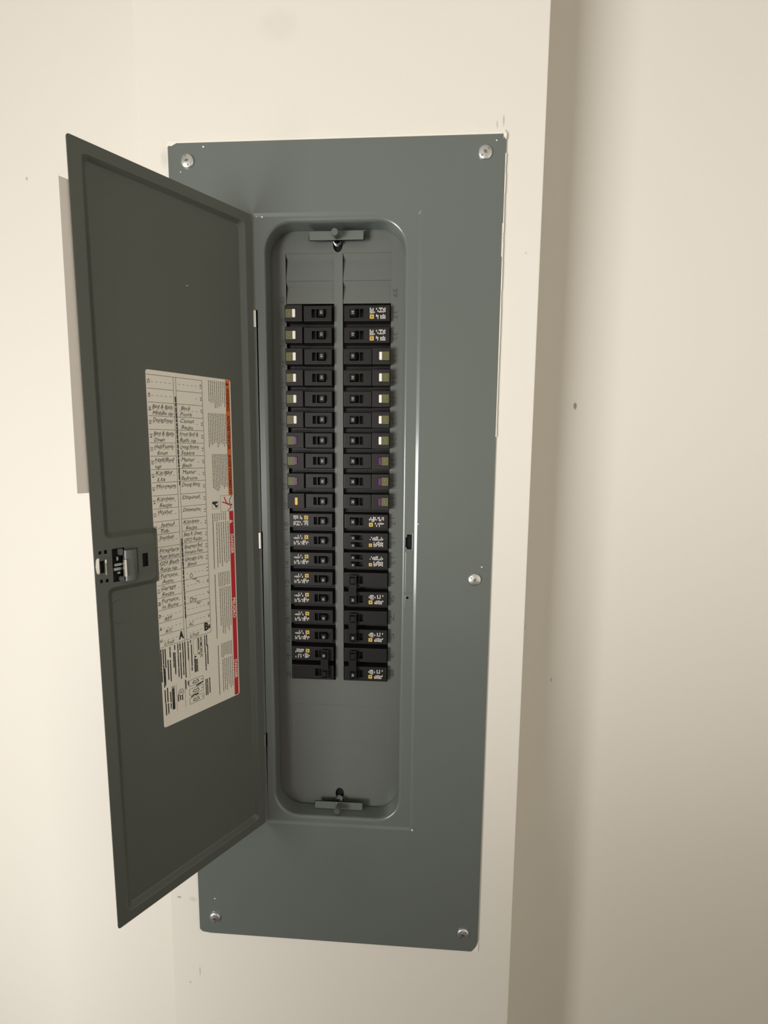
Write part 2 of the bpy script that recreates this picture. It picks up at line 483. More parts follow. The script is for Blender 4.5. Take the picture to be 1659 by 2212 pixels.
# strike area pressed into the cover's right flange
for x0, x1, z0, z1, t, nm in ((0.2834, 0.2938, 0.5030, 0.5570, 0.0009, 'strike_rib'), (0.2832, 0.2940, 0.4835, 0.5010, 0.0007, 'strike_pad')):
    sp = MB()
    la, lb = rrect(x0, x1, z0, z1, 0.0015, 4), rrect(x0 + .0012, x1 - .0012, z0 + .0012, z1 - .0012, 0.0015, 4)
    sp.bridge(la, RD + 0.0001, lb, RD + 0.0001 - t)
    holes = [pin] if nm == 'strike_pad' else []
    sp.plate([lb] + holes, RD + 0.0001 - t)
    sp.build(nm, 'cover', cover, sharp=60)
sp = MB()
for (x0, x1, z0, z1) in ((0.2916, 0.2942, 0.5580, 0.5815),):
    la, lb = rrect(x0, x1, z0, z1, 0.0008, 3), rrect(x0 + .0008, x1 - .0008, z0 + .0008, z1 - .0008, 0.0006, 3)
    sp.bridge(la, RD + 0.0001, lb, RD - 0.0008); sp.plate([lb], RD - 0.0008)
sp.build('strike_rib', 'cover', cover, sharp=60)
# paint chips on the cover
for x, z, r in ((0.0432, 1.0305, 0.0011), (0.0150, 1.0040, 0.0007), (0.3795, 1.0285, 0.0009), (0.0225, 0.0555, 0.0010), (0.3785, 0.5400, 0.0010),
                (0.2988, 0.5925, 0.0008), (0.2976, 0.1772, 0.0013), (0.1035, 0.9545, 0.0010), (0.1100, 0.9538, 0.0012)):
    ch = MB()
    ch.plate([[(x + r * math.cos(t) * (1 + .3 * math.sin(3 * t)), z + r * math.sin(t)) for t in [i * math.pi / 4 for i in range(8)]]], -0.00025 if not 0.1 < x < 0.29 else RD - 0.0003)
    ch.build('paint_chip', 'caulk', cover)
ch = MB()
for z in [0.905 + 0.004 * i for i in range(9)]:
    ch.rect(0.3889, 0.3897, z, z + 0.0042, -0.00025)
ch.build('paint_chip', 'caulk', cover)

# cover screws, slotted and hex-recessed pan heads
def screw(x, z, rot, R=0.0078):
    sc = MB()
    prof = [(R, 0), (R, .0013), (R * .95, .0020), (R * .75, .0026), (R * .45, .0031), (R * .2, .0033), (R * .17, .0022)]
    sc.lathe((0, 0, 0), (0, -1, 0), prof, 28)
    o = sc.build('screw', 'zinc', panel, sharp=40)
    o.location = (x, 0, z); o.rotation_euler = (0, rot, 0)
    sl = MB()
    w = 0.0006
    sl.box(-R * .80, -R * .2, -0.0030, -0.0015, -w, w); sl.box(R * .2, R * .80, -0.0030, -0.0015, -w, w)
    sl.box(-w, w, -0.0033, -0.0015, -R * .34, R * .34); sl.box(-R * .22, R * .22, -0.00335, -0.0015, -w * 1.2, w * 1.2)
    s2 = sl.build('screw_slot', 'zincd', o)
for x, z, r in ((0.0237, 1.0153, 1.3), (0.3672, 1.0160, -0.75), (0.3701, 0.5239, 0.5), (0.0220, 0.0261, 1.45), (0.3694, 0.0264, 2.2), (0.0230, 0.5235, 0.2)):
    screw(x, z, r)

# ------------------------------------------------------------------ deadfront with its slots
DY = 0.028
PITCH, ZT = 0.02578, 0.8621
df = MB()
dfo = rrect(0.1050, 0.2870, 0.1800, 0.9560, 0.02)
SL = [(0.1306, 0.3722), (0.1909, 0.3722), (0.1909, 0.9215), (0.1306, 0.9215)]
SR = [(0.2016, 0.3722), (0.2613, 0.3722), (0.2613, 0.9215), (0.2016, 0.9215)]
KO = rrect(0.1290, 0.2634, 0.2803, 0.3361, 0.0015, 3)
KI = rrect(0.1296, 0.2628, 0.2809, 0.3355, 0.0012, 3)
nt_ = [(0.1957 + 0.006 * math.cos(t), 0.931 + 0.0085 * math.sin(t)) for t in [i * math.pi / 6 for i in range(12)]]
nb_ = [(0.1957 + 0.006 * math.cos(t), 0.205 + 0.0085 * math.sin(t)) for t in [i * math.pi / 6 for i in range(12)]]
df.plate([dfo, SL, SR, KO, nt_, nb_], DY)
for hl in (SL, SR, nt_, nb_): df.bridge(hl, DY, hl, DY + 0.0015)
df.bridge(KO, DY, KI, DY + 0.0007); df.plate([KI], DY + 0.0007)
dead = df.build('deadfront', 'dead', panel, sharp=40, recalc=False)
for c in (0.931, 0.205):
    MB().box(0.188, 0.204, DY + 0.003, DY + 0.005, c - 0.011, c + 0.011).build('notch_shade', 'dark', dead)  # added black plate, paints the shade inside the notch
# blank twist-out plates above the breakers
bp = MB()
def blank(x0, x1, z0, z1):
    b = MB()
    prof = [(z1, DY + .0001), (z1 - 0.0068, DY + 0.0040), (z0, DY + 0.0002)]
    for (za, ya), (zb_, yb) in zip(prof, prof[1:]):
        b.add([(x0, ya, za), (x1, ya, za), (x1, yb, zb_), (x0, yb, zb_)], [(0, 1, 2, 3)])
    return b
for x0, x1 in ((0.1312, 0.1908), (0.2022, 0.2612)):
    for z1, z0 in ((0.9213, 0.8895), (0.8892, 0.8624)):
        blank(x0, x1, z0, z1).build('blank_plate', 'dead', dead, recalc=False)
# relief numbers of the deadfront, laid flat with their shade painted as darker grey
for r in range(0, 20):
    zc = ZT + PITCH / 2 - r * PITCH
    for side, x in ((0, 0.1290), (1, 0.2634)):
        n = 40 - 2 * r - side
        if n <= 0: continue
        mb = MB()
        if side == 0: write(mb, str(n), (x, zc - 0.0135), (0, 1), (-1, 0), DY - 0.0003, 0.0060, 0.0098, bold=-0.012)
        else: write(mb, str(n), (x, zc + 0.0045), (0, -1), (1, 0), DY - 0.0003, 0.0060, 0.0098, bold=-0.012)
        mb.build('slot_number', 'num', dead, recalc=False)
# retaining bars and their studs
for zc, sgn in ((0.9379, 1), (0.1943, -1)):
    rb = MB()
    rb.box(0.1620, 0.2290, 0.0172, 0.0190, zc - 0.0060, zc + 0.0060)
    rb.box(0.1620, 0.2290, 0.0190, 0.0262, zc + sgn * 0.0042 - 0.0018, zc + sgn * 0.0042 + 0.0018)
    bar = rb.build('retaining_bar', 'cover', panel, bevel=0.0009)
    st = MB()
    zs = zc - sgn * 0.0012
    st.lathe((0.1955, 0.0172, zs), (0, -1, 0), [(0.0034, 0), (0.0034, 0.004), (0.0042, 0.0045), (0.0046, 0.0075), (0.0046, 0.0125), (0.0040, 0.0138)], 20)
    st.build('stud', 'stud', bar)
    sp = MB()
    pts = []
    for i in range(64):
        t = i / 63
        pts.append((0.1957 + 0.0042 * math.cos(t * 8 * math.pi), 0.0195 + 0.008 * t, zc - sgn * 0.0045 + 0.0042 * math.sin(t * 8 * math.pi)))
    sp.tube(pts, 0.0006, 6)
    sp.build('spring', 'zincd', bar)
# hinge barrels
for a, b, mm in ((0.8283, 0.8480, 'steel'), (0.5580, 0.5785, 'steel'), (0.2890, 0.3060, 'cover')):
    hb = MB()
    hb.cyl((0.0992, -0.0004, a), (0, 0, 1), 0.0019, b - a, 16)
    hb.build('hinge_barrel', mm, panel, bevel=0.0003, seg=1)

# ------------------------------------------------------------------ the open door, built in its own plane: x from the hinge, y towards its inner side
TH = 2.15871
HX, HY = 0.0984, -0.0010
DZ0, DZ1, DWD = 0.1781, 0.9553, 0.1980
dr = MB()
Do = round_poly([(0.0004, DZ0), (DWD, DZ0), (DWD, DZ1), (0.0004, DZ1)], 0.003, 4)
P0 = [(0.0095, 0.1895), (0.1872, 0.1895), (0.1872, 0.5473), (0.1368, 0.5473), (0.1368, 0.5957), (0.1872, 0.5957), (0.1872, 0.9455), (0.0095, 0.9455)]
DD = 0.0050
steps = [(0, 0, 0.006), (0.0009, 0.0004, 0.006), (0.0048, DD - .0006, 0.005), (0.0060, DD, 0.005)]
loops = [(round_poly(offset_poly(P0, e), r), -d) for e, d, r in steps]
def rc(u0, u1, z0, z1): return [(u0, z0), (u1, z0), (u1, z1), (u0, z1)]
LH = [[(0.1907, 0.5822), (0.1935, 0.5818), (0.1937, 0.5850), (0.1907, 0.5857)], rc(0.1855, 0.1885, 0.5818, 0.5856),
      rc(0.1910, 0.1937, 0.5536, 0.5572), rc(0.1856, 0.1885, 0.5533, 0.5567),
      rc(0.1890, 0.1940, 0.5632, 0.5753), rc(0.1690, 0.1812, 0.5519, 0.5856), rc(0.1450, 0.1509, 0.5621, 0.5762), rc(0.1556, 0.1572, 0.5560, 0.5832)]
dr.plate([Do, loops[0][0]] + LH, 0)
for (a, ya), (b, yb) in zip(loops, loops[1:]): dr.bridge(a, ya, b, yb)
dr.plate([loops[-1][0]], -DD)
DT = -DD - 0.0013
for hl in LH: dr.bridge(hl, 0, hl, -0.0013)
ET = -0.0013
dr.bridge(Do, 0, Do, ET); dr.plate([Do, loops[0][0]] + LH, ET)
for (a, ya), (b, yb) in zip(loops, loops[1:]): dr.bridge(a, ya + ET, b, yb + ET)
dr.plate([loops[-1][0]], DT)
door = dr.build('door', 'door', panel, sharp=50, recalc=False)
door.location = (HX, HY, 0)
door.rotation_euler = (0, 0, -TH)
MB().box(0.1405, 0.1948, -0.0075, -0.0026, 0.5490, 0.5890).build('latch_shade', 'dark', door)  # added black block, keeps the latch holes in painted shade
# latch
lt = MB()
pr = [(0.1572, 0.0), (0.1576, 0.0030), (0.1590, 0.0052), (0.1640, 0.0060), (0.1690, 0.0050), (0.1706, 0.0030), (0.1708, 0.0)]
n_ = len(pr)
lt.add([(u, y, z) for z in (0.5514, 0.5831) for u, y in pr],
       [(i, i + 1, n_ + i + 1, n_ + i) for i in range(n_ - 1)] + [tuple(range(n_)), tuple(range(2 * n_ - 1, n_ - 1, -1))])
lt.build('latch_housing', 'latch', door, bevel=0.0004, seg=1)
MB().box(0.1700, 0.1722, 0.0020, 0.0062, 0.5567, 0.5740).build('latch_edge', 'steel', door, bevel=0.0004)
lt = MB()
lt.box(0.1700, 0.1800, -0.0050, -0.0005, 0.5630, 0.5660); lt.box(0.1700, 0.1800, -0.0045, 0.0012, 0.5680, 0.5705)
lt.box(0.1745, 0.1775, -0.0045, 0.0015, 0.5600, 0.5620); lt.box(0.1760, 0.1778, -0.0045, 0.0018, 0.5735, 0.5775)
lt.build('latch_spring', 'zincd', door, bevel=0.0004)
for a, b in ((0.5520, 0.5568), (0.5785, 0.5850)):
    MB().box(0.1712, 0.1751, -0.0030, 0.0030, a, b).build('latch_tab', 'latch', door, bevel=0.0008)
lt = MB()
pts = [(0.1939, 0.5632), (0.1956, 0.5628), (0.1968, 0.5645), (0.1974, 0.5705), (0.1968, 0.5768), (0.1956, 0.5788), (0.1939, 0.5784)]
q = len(pts)
in_ = [(0.1937, 0.5640), (0.1944, 0.5640), (0.1944, 0.5652), (0.1945, 0.5705), (0.1944, 0.5750), (0.1944, 0.5770), (0.1937, 0.5770)]
for (a, ya), (b, yb) in (((pts, 0.0002), (pts, 0.0012)), ((pts, 0.0012), (in_, 0.0020)), ((in_, 0.0020), (in_, -0.004))):
    lt.bridge(a, ya, b, yb)
lt.build('latch_loop', 'steel', door, recalc=False)
lt = MB()
lt.box(0.1876, 0.1883, -0.001, 0.0014, 0.5610, 0.5735); lt.box(0.1872, 0.1888, -0.001, 0.0018, 0.5728, 0.5765)
lt.build('latch_pin', 'steel', door, bevel=0.0003)
# half-pressed knockout ring below the latch
kr = MB()
kr.tube([(0.1752 + 0.0078 * math.cos(t), -DD + 0.00005, 0.5195 + 0.0125 * math.sin(t)) for t in [math.radians(-105 + i * 10) for i in range(22)]], 0.0004, 6)
kr.build('knockout_ring', 'door', door)
MB().tube([(0.0855, -DD + 0.0001, 0.8560), (0.0840, -DD + 0.0002, 0.8571), (0.0832, -DD + 0.0001, 0.8570)], 0.0003, 5).build('scratch', 'caulk', door)

# ---- directory label on the door: one sticker with its flat print
LAB = ['label', 'rule', 'ink', 'inkb', 'text', 'orange', 'red', 'maroon', 'lwhite', 'whiteout']
lb = MB()
Y0 = -DD + 0.0003
def Y(k): return Y0 + 0.00008 * k
lb.plate([round_poly([(0.0330, 0.3750), (0.1342, 0.3747), (0.1352, 0.7639), (0.0330, 0.7634)], 0.0028, 4)], Y0)
lb.bridge(round_poly([(0.0330, 0.3750), (0.1342, 0.3747), (0.1352, 0.7639), (0.0330, 0.7634)], 0.0028, 4), Y0,
          round_poly([(0.0330, 0.3750), (0.1342, 0.3747), (0.1352, 0.7639), (0.0330, 0.7634)], 0.0028, 4), -DD)
RT, RB = (-1, 0), (0, 1)                 # reading direction to the right as seen, letters upright
DN, DU = (0, -1), (-1, 0)                # lettering turned to read downwards
T0, TP = 0.7590, (0.7590 - 0.4676) / 21
LW = 0.00042
def hline(u0, u1, z, w=LW, m=1): lb.rect(min(u0, u1), max(u0, u1), z - w / 2, z + w / 2, Y(1), m)
def vline(u, z0, z1, w=LW, m=1): lb.rect(u - w / 2, u + w / 2, min(z0, z1), max(z0, z1), Y(1), m)
hline(0.1350, 0.0710, T0); hline(0.1343, 0.0710, T0 - 21 * TP)
vline(0.1053, T0, T0 - 21 * TP); vline(0.1024, T0, T0 - 21 * TP); vline(0.0709, T0, T0 - 21 * TP)
EVEN = ['', '', 'Bed & Bath|Middle up', 'Dining/Foyer|', 'Bed & Bath|Down', 'Hall/Family|Room', 'Hall/Bed|up', 'Kit/Bkf|Lts', 'Microwave|', 'Kitchen|Recps',
        'Washer|', 'Jetted|Tub', 'Smokes|', 'Fireplace|Master Bedroom', 'GFI Bath|Recp up', 'Furnace|Attic', 'Garage|Recps', 'Furnace|in Bsmt', '|REF', '|A/C', '|Unit']
ODD = ['', '', 'Back|Porch', 'Closet|Recps', 'Front Bed &|Bath up', 'Living Room|Stairs', 'Master|Bath', 'Master|Bedroom', 'Dining Recp|', 'Disposal|',
       'Dishwasher|', 'Kitchen|Recps', 'Bath R. Down|GFCI Recps', 'Basement Bed|Furnace Fam', 'Garage Lts|Bsmt', '', '', '', '', '|AC', '|Unit']
random.seed(11)
for r in range(21):
    zt_, zm, zb2 = T0 - r * TP, T0 - (r + .5) * TP, T0 - (r + 1) * TP
    if r: hline(0.1343, 0.1053, zt_); hline(0.1024, 0.0712, zt_)
    for (u0, side) in ((0.1300, 0), (0.0994, 1)):
        for k in range(5):
            if side == 1 and r in (1, 3, 6, 7, 8, 9, 10, 12) and k < 4: continue
            ua = u0 - k * 0.0049
            lb.rect(ua - 0.0021, ua, zm - 0.0002, zm + 0.0002, Y(1), 1)
    write(lb, str(42 - 2 * r), (0.1339, zm + 0.0028), DN, DU, Y(1), 0.0027, 0.0046, 3)
    write(lb, str(41 - 2 * r), (0.0739, zm + 0.0028), DN, DU, Y(1), 0.0022, 0.0046, 3)
    if r in (1, 2, 3, 4, 6, 7, 9, 10):
        lb.plate([round_poly([(0.0790, zb2 + .001), (0.1018, zb2 + .0006), (0.1016, zt_ - .0004), (0.0800, zt_ - 0.001)], 0.002, 3)], Y(.5), 9)
    for txt, uL, uw in ((EVEN[r], 0.1298, 0.0225), (ODD[r], 0.1005, 0.0225)):
        ls = (txt.split('|') + ['', ''])[:2]
        for k, w in enumerate(ls):
            if not w: continue
            wd_ = min(uw, 0.0026 * len(w) + 0.0012)
            off = random.random() * 0.003 if wd_ < 0.017 else 0
            up_ = 0.0015 if k == 0 else 0.0
            z0 = (zm + 0.0010) if k == 0 else (zb2 + 0.0013)
            write(lb, w, (uL - off, z0), (-1, 0.02 * random.uniform(-1, 1)), RB, Y(2), 0.0042, wd_, 2, shear=0.28, wob=0.09)
# words written across the rows for the large two-pole circuits
for w, u, z, h, ww in (('O', 0.0955, 15.80, 0.0050, 0.0038), ('ve', 0.0920, 16.02, 0.0034, 0.0050), ('n', 0.0872, 16.28, 0.0034, 0.0034),
                       ('Dry', 0.0965, 17.80, 0.0055, 0.0085), ('er', 0.0880, 18.12, 0.0040, 0.0058)):
    write(lb, w, (u, T0 - (z + .12) * TP), (-1, -0.05), RB, Y(2), h, ww, 2, shear=0.2, wob=0.06)
write(lb, 'A', (0.1120, T0 - 20.75 * TP), RT, RB, Y(2), 0.0085, 0.0062, 3, bold=0.05)
write(lb, 'B', (0.0795, T0 - 20.70 * TP), RT, RB, Y(2), 0.0088, 0.0056, 3, bold=0.05)
# marker dashes between the columns
for z0, z1, u0, u1 in ((0.7388, 0.6469, 0.1036, 0.1028), (0.5847, 0.4944, 0.1034, 0.1026)):
    z = z0
    while z > z1:
        l = random.uniform(0.002, 0.0065)
        u = u0 + (u1 - u0) * (z0 - z) / (z0 - z1)
        lb.rect(u - 0.0006, u + 0.0007, z - l, z, Y(3), 3)
        z -= l + random.uniform(0.0004, 0.0012)
# warning bars
lb.rect(0.0344, 0.0402, 0.6285, 0.7630, Y(1), 5)
lb.rect(0.0344, 0.0402, 0.3760, 0.6090, Y(1), 6)
def tri(u, z, h, m, y, inner=None):
    lb.plate([[(u + h / 2, z), (u + h / 2, z - h), (u - h / 2, z - h / 2)]], y, m)
tri(0.0373, 0.7600, 0.0040, 7, Y(2)); tri(0.0373, 0.5990, 0.0048, 8, Y(2))
lb.rect(0.0368, 0.0384, 0.5969, 0.5963, Y(3), 6)
for w, za, zb_, m in (('WARNING', 0.7538, 0.7273, 7), ('ADVERTENCIA', 0.7224, 0.6824, 7), ('AVERTISSEMENT', 0.6769, 0.6292, 7),
                      ('DANGER', 0.5811, 0.5568, 8), ('PELIGRO', 0.5016, 0.4761, 8), ('DANGER', 0.4221, 0.3976, 8)):
    write(lb, w, (0.0391, za), DN, DU, Y(2), 0.0037, za - zb_, m, bold=0.03)
# paragraphs: lines of tiny type turned on their side
def para(u0, u1, n, za, zb_, w=0.0008, ragged=0.2, m=4):
    for i in range(n):
        u = u0 + (u1 - u0) * i / (n - 1)
        ze = zb_ + (za - zb_) * random.random() * ragged
        z = za - 0.0003 * random.random()
        while z > ze:
            l = random.uniform(0.0012, 0.0045)
            lb.rect(u - w / 2, u + w / 2, max(ze, z - l), z, Y(1), m)
            z -= l + 0.00045
para(0.0624, 0.0418, 9, 0.7605, 0.7290, ragged=.25)
para(0.0640, 0.0412, 11, 0.7240, 0.6850, ragged=.15)
para(0.0605, 0.0415, 10, 0.6775, 0.6335, ragged=.2)
para(0.0630, 0.0630, 2, 0.6085, 0.5420, ragged=.02)
para(0.0602, 0.0455, 6, 0.6085, 0.5980, ragged=.2)
para(0.0580, 0.0425, 6, 0.5975, 0.5430, w=0.0009, ragged=.15)
para(0.0628, 0.0628, 2, 0.5360, 0.4560, ragged=.02)
para(0.0575, 0.0430, 7, 0.5370, 0.5190, ragged=.1)
para(0.0565, 0.0425, 6, 0.5180, 0.4560, w=0.0009, ragged=.25)
para(0.0618, 0.0618, 2, 0.4480, 0.3840, ragged=.02)
para(0.0570, 0.0425, 8, 0.4490, 0.4300, ragged=.2)
para(0.0560, 0.0425, 6, 0.4290, 0.3850, w=0.0009, ragged=.2)
# pictograms: hand icon and falling figure
lb.rect(0.0548, 0.0630, 0.6137, 0.6226, Y(1), 8)
for e in (rc(0.0547, 0.0631, 0.6136, 0.6139), rc(0.0547, 0.0631, 0.6224, 0.6227), rc(0.0547, 0.0550, 0.6136, 0.6227), rc(0.0628, 0.0631, 0.6136, 0.6227)):
    lb.plate([e], Y(2), 1)
lb.plate([[(0.0628, 0.6220), (0.0570, 0.6222), (0.0552, 0.6212), (0.0568, 0.6198), (0.0590, 0.6196), (0.0575, 0.6176), (0.0556, 0.6184), (0.0560, 0.6160), (0.0582, 0.6148), (0.0604, 0.6186), (0.0630, 0.6200)]], Y(2), 3)
lb.rect(0.0353, 0.0518, 0.6094, 0.6284, Y(1.5), 8)
for e in (rc(0.0352, 0.0519, 0.6093, 0.6096), rc(0.0352, 0.0519, 0.6282, 0.6285), rc(0.0516, 0.0519, 0.6093, 0.6285), rc(0.0352, 0.0354, 0.6093, 0.6285)):
    lb.plate([e], Y(2), 1)
def stroke(pts, w, m, k=2.5):
    for a, b in zip(pts, pts[1:]):
        a, b = Vector(a), Vector(b); d = (b - a).normalized(); nn = Vector((-d.y, d.x)) * w / 2
        lb.plate([[tuple(a + nn), tuple(a - nn), tuple(b - nn), tuple(b + nn)]], Y(k), m)
stroke([(0.0468, 0.6268), (0.0432, 0.6188), (0.0497, 0.6212)], 0.0013, 6)
stroke([(0.0432, 0.6188), (0.0396, 0.6172)], 0.0018, 6)
stroke([(0.0396, 0.6174), (0.0372, 0.6140), (0.0420, 0.6100)], 0.0011, 6)
stroke([(0.0390, 0.6180), (0.0392, 0.6228), (0.0372, 0.6262), (0.0365, 0.6284)], 0.0009, 7)
lb.plate([[(0.0370 + .0012 * math.cos(t), 0.6170 + .0012 * math.sin(t)) for t in [i * math.pi / 4 for i in range(8)]]], Y(2.6), 7)
# lower block: rating notes, type designation, maker's bar, breaker drawings
VL = [(0.1338, 0.4659, 0.4283), (0.1313, 0.4657, 0.4212), (0.1289, 0.4652, 0.443), (0.13, 0.4427, 0.423), (0.1261, 0.4518, 0.4284), (0.1232, 0.4656, 0.4533),
      (0.1233, 0.4508, 0.4255), (0.1192, 0.4581, 0.4401), (0.1175, 0.4662, 0.46), (0.1176, 0.4576, 0.4315), (0.1137, 0.4662, 0.4269), (0.1111, 0.4661, 0.458),
      (0.1109, 0.4554, 0.424), (0.1078, 0.4663, 0.4273), (0.1052, 0.4661, 0.4231), (0.1012, 0.4655, 0.4427), (0.0979, 0.4657, 0.4619), (0.0971, 0.4604, 0.4343),
      (0.0973, 0.4336, 0.4285), (0.088, 0.4659, 0.4505), (0.0877, 0.4484, 0.4452), (0.0796, 0.466, 0.4438), (0.0791, 0.4437, 0.4226), (0.0771, 0.4659, 0.4522),
      (0.0762, 0.4532, 0.4289), (0.0935, 0.442, 0.4252), (0.0921, 0.4415, 0.4253), (0.0904, 0.4409, 0.4254), (0.1312, 0.4184, 0.403), (0.1307, 0.4027, 0.3883),
      (0.1283, 0.4198, 0.403), (0.128, 0.4015, 0.389), (0.1248, 0.414, 0.4015), (0.1248, 0.4002, 0.394), (0.1158, 0.4067, 0.3984), (0.1133, 0.405, 0.3993),
      (0.1107, 0.4046, 0.3982), (0.08, 0.4123, 0.3917), (0.0779, 0.4119, 0.3915), (0.075, 0.4125, 0.3931), (0.1059, 0.4207, 0.4092), (0.103, 0.4183, 0.4126)]
for u, za, zb_ in VL: para(u, u, 2, min(za, 0.4662), zb_, w=0.0012, ragged=0.0, m=3)
write(lb, 'HOMC42UC', (0.0862, 0.4655), DN, DU, Y(2), 0.0032, 0.0245, 3, bold=0.02)
for e in (rc(0.0895, 0.0945, 0.4464, 0.4467), rc(0.0895, 0.0945, 0.4657, 0.4660), rc(0.0895, 0.0898, 0.4464, 0.4660), rc(0.0942, 0.0945, 0.4464, 0.4660)): lb.plate([e], Y(1), 1)
tri(0.0922, 0.4456, 0.0032, 3, Y(2))
lb.rect(0.1200, 0.1232, 0.3916, 0.4190, Y(1), 3)
lb.rect(0.1206, 0.1226, 0.4165, 0.4186, Y(2), 8); lb.rect(0.1211, 0.1221, 0.4170, 0.4181, Y(3), 3)
write(lb, 'SQUARE D', (0.1226, 0.4155), DN, DU, Y(2), 0.0018, 0.0150, 4)
for k in range(16):
    a, b = k * math.pi / 8, (k + 1) * math.pi / 8
    stroke([(0.1121 + .0030 * math.cos(a), 0.4081 + .0040 * math.sin(a)), (0.1121 + .0030 * math.cos(b), 0.4081 + .0040 * math.sin(b))], 0.0005, 3)
write(lb, 'UL', (0.1132, 0.4100), DN, DU, Y(2), 0.0024, 0.0034, 3, bold=0.02)
vline(0.1177, 0.4206, 0.3885, 0.0003); vline(0.1071, 0.4223, 0.3878, 0.0003); vline(0.1006, 0.4426, 0.4209, 0.0003)
for z0, z1 in ((0.4104, 0.4182), (0.3998, 0.4076), (0.3890, 0.3966)):
    for e in (rc(0.0834, 0.1020, z0, z0 + .0004), rc(0.0834, 0.1020, z1 - .0004, z1), rc(0.0834, 0.0838, z0, z1), rc(0.1016, 0.1020, z0, z1)): lb.plate([e], Y(1), 3)
    zc = (z0 + z1) / 2
    stroke([(0.0975, zc - .001), (0.0960, zc + .0016), (0.0935, zc + .0004), (0.0910, zc + .0020), (0.0895, zc - .0012), (0.0930, zc - .0018), (0.0975, zc - .001)], 0.0007, 3)
    stroke([(0.0858, zc - .0004), (0.0852, zc + .0004)], 0.0012, 3)
stroke([(0.0930, 0.4088), (0.0880, 0.4098), (0.0838, 0.4108)], 0.0016, 3)
stroke([(0.1000, 0.3976), (0.0950, 0.3990), (0.0930, 0.3980), (0.0905, 0.3990)], 0.0016, 3)
dl = lb.build('directory_label', LAB, door, recalc=False)
dl['label'] = 'white paper circuit directory sticker with handwriting and red and orange warning bars'

# ------------------------------------------------------------------ sheet of paper taped to the outer face of the door
ps = thing('paper_sheet', 'plain sheet of paper on the outer side of the open door, edge showing beyond', 'paper', (HX, HY, ZO), (0, 0, -TH))
pp = MB()
NU, NZ = 44, 10
def pc(i, j, k):
    s, t = i / NU, j / NZ
    u = 0.006 + (0.2056 + 0.0024 * (1 - t) - 0.006) * s
    z = 0.6420 + (0.9179 - 0.6420) * t
    k2 = min(1, max(0, (u - 0.1800) / 0.0190)); k2 = k2 * k2 * (3 - 2 * k2)
    # the sheet bends over the bulge of the door and lies against its thin border
    return (u, (DT - 0.0005) * (1 - k2) - 0.0019 * k2 - k * 0.00015, z)
g = [[(NU + 1) * j + i for i in range(NU + 1)] for j in range(NZ + 1)]
nv = (NU + 1) * (NZ + 1)
pp.add([pc(i, j, 0) for j in range(NZ + 1) for i in range(NU + 1)] + [pc(i, j, 1) for j in range(NZ + 1) for i in range(NU + 1)],
       [(g[j][i], g[j][i + 1], g[j + 1][i + 1], g[j + 1][i]) for j in range(NZ) for i in range(NU)] +
       [(nv + g[j][i], nv + g[j + 1][i], nv + g[j + 1][i + 1], nv + g[j][i + 1]) for j in range(NZ) for i in range(NU)] +
       [(g[0][i], nv + g[0][i], nv + g[0][i + 1], g[0][i + 1]) for i in range(NU)] + [(g[NZ][i], g[NZ][i + 1], nv + g[NZ][i + 1], nv + g[NZ][i]) for i in range(NU)] +
       [(g[j][0], g[j + 1][0], nv + g[j + 1][0], nv + g[j][0]) for j in range(NZ)] + [(g[j][NU], nv + g[j][NU], nv + g[j + 1][NU], g[j + 1][NU]) for j in range(NZ)])
pp.build('sheet', 'paper', ps)
for u in (0.03, 0.17): MB().box(u, u + 0.02, DT - 0.0012, DT - 0.0009, 0.9100, 0.9300).build('tape', 'lwhite', ps)

# ------------------------------------------------------------------ breakers. local frame: x from the outer end, y depth (negative towards the room), z up
BL = 0.0594
def pocket(mb, loops, y, d, m=0):
    for l in loops: mb.bridge(l, y, l, y + d, m); mb.plate([l], y + d, m)

def raised(mb, x0, x1, z0, z1, y, yb, sl, holes, m=0, slx=0.0006):
    top = [(x0 + slx, z0 + sl), (x1 - slx, z0 + sl), (x1 - slx, z1 - sl), (x0 + slx, z1 - sl)]
    bot = [(x0, z0), (x1, z0), (x1, z1), (x0, z1)]
    mid = offset_poly(top, -0.0003)
    mb.plate([offset_poly(top, 0.0003)] + holes, y, m)
    mb.bridge(offset_poly(top, 0.0003), y, mid, y + 0.0003, m)
    mb.bridge(mid, y + 0.0003, bot, yb, m)
    pocket(mb, holes, y, 0.006, m)

def toggle_mesh(zh=0.0042, zt=0.0037, y0=-0.0020, y1=-0.0122, zc=0.0):
    mb = MB()
    a = [(0.0388, zc - zh), (0.0496, zc - zh), (0.0496, zc + zh), (0.0388, zc + zh)]
    b = [(0.0430, zc - zt), (0.0487, zc - zt), (0.0487, zc + zt), (0.0430, zc + zt)]
    mb.bridge(a, y0, b, y1); mb.plate([b], y1)
    return mb

def flecks(mb, seed, x0, x1, z0, z1, y, dens=0.75, pitch=0.00172):
    """print too small to read in the photograph: short upright dashes"""
    rd = random.Random(seed)
    x = x0
    while x < x1:
        z = z0 + rd.random() * 0.0015
        while z < z1 - 0.0006:
            l = rd.uniform(0.0012, 0.0030)
            if rd.random() < dens: mb.rect(x, x + pitch * .62, z, min(z1, z + l), y, 0)
            z += l + 0.0005
        x += pitch

def square_logo(mb, cx, cz, s, y):
    mb.rect(cx - s / 2, cx + s / 2, cz - s / 2, cz + s / 2, y, 1)
    mb.rect(cx - s * .16, cx + s * .16, cz - s * .14, cz + s * .14, y - 0.00006, 2)

FY, BY = -0.0062, 0.0060                      # face of a breaker, floor of the groove between two
def body_block(zh=PITCH / 2 - 0.00015):
    mb = MB()
    mb.box(0, BL, BY, 0.040, -zh, zh)
    return mb

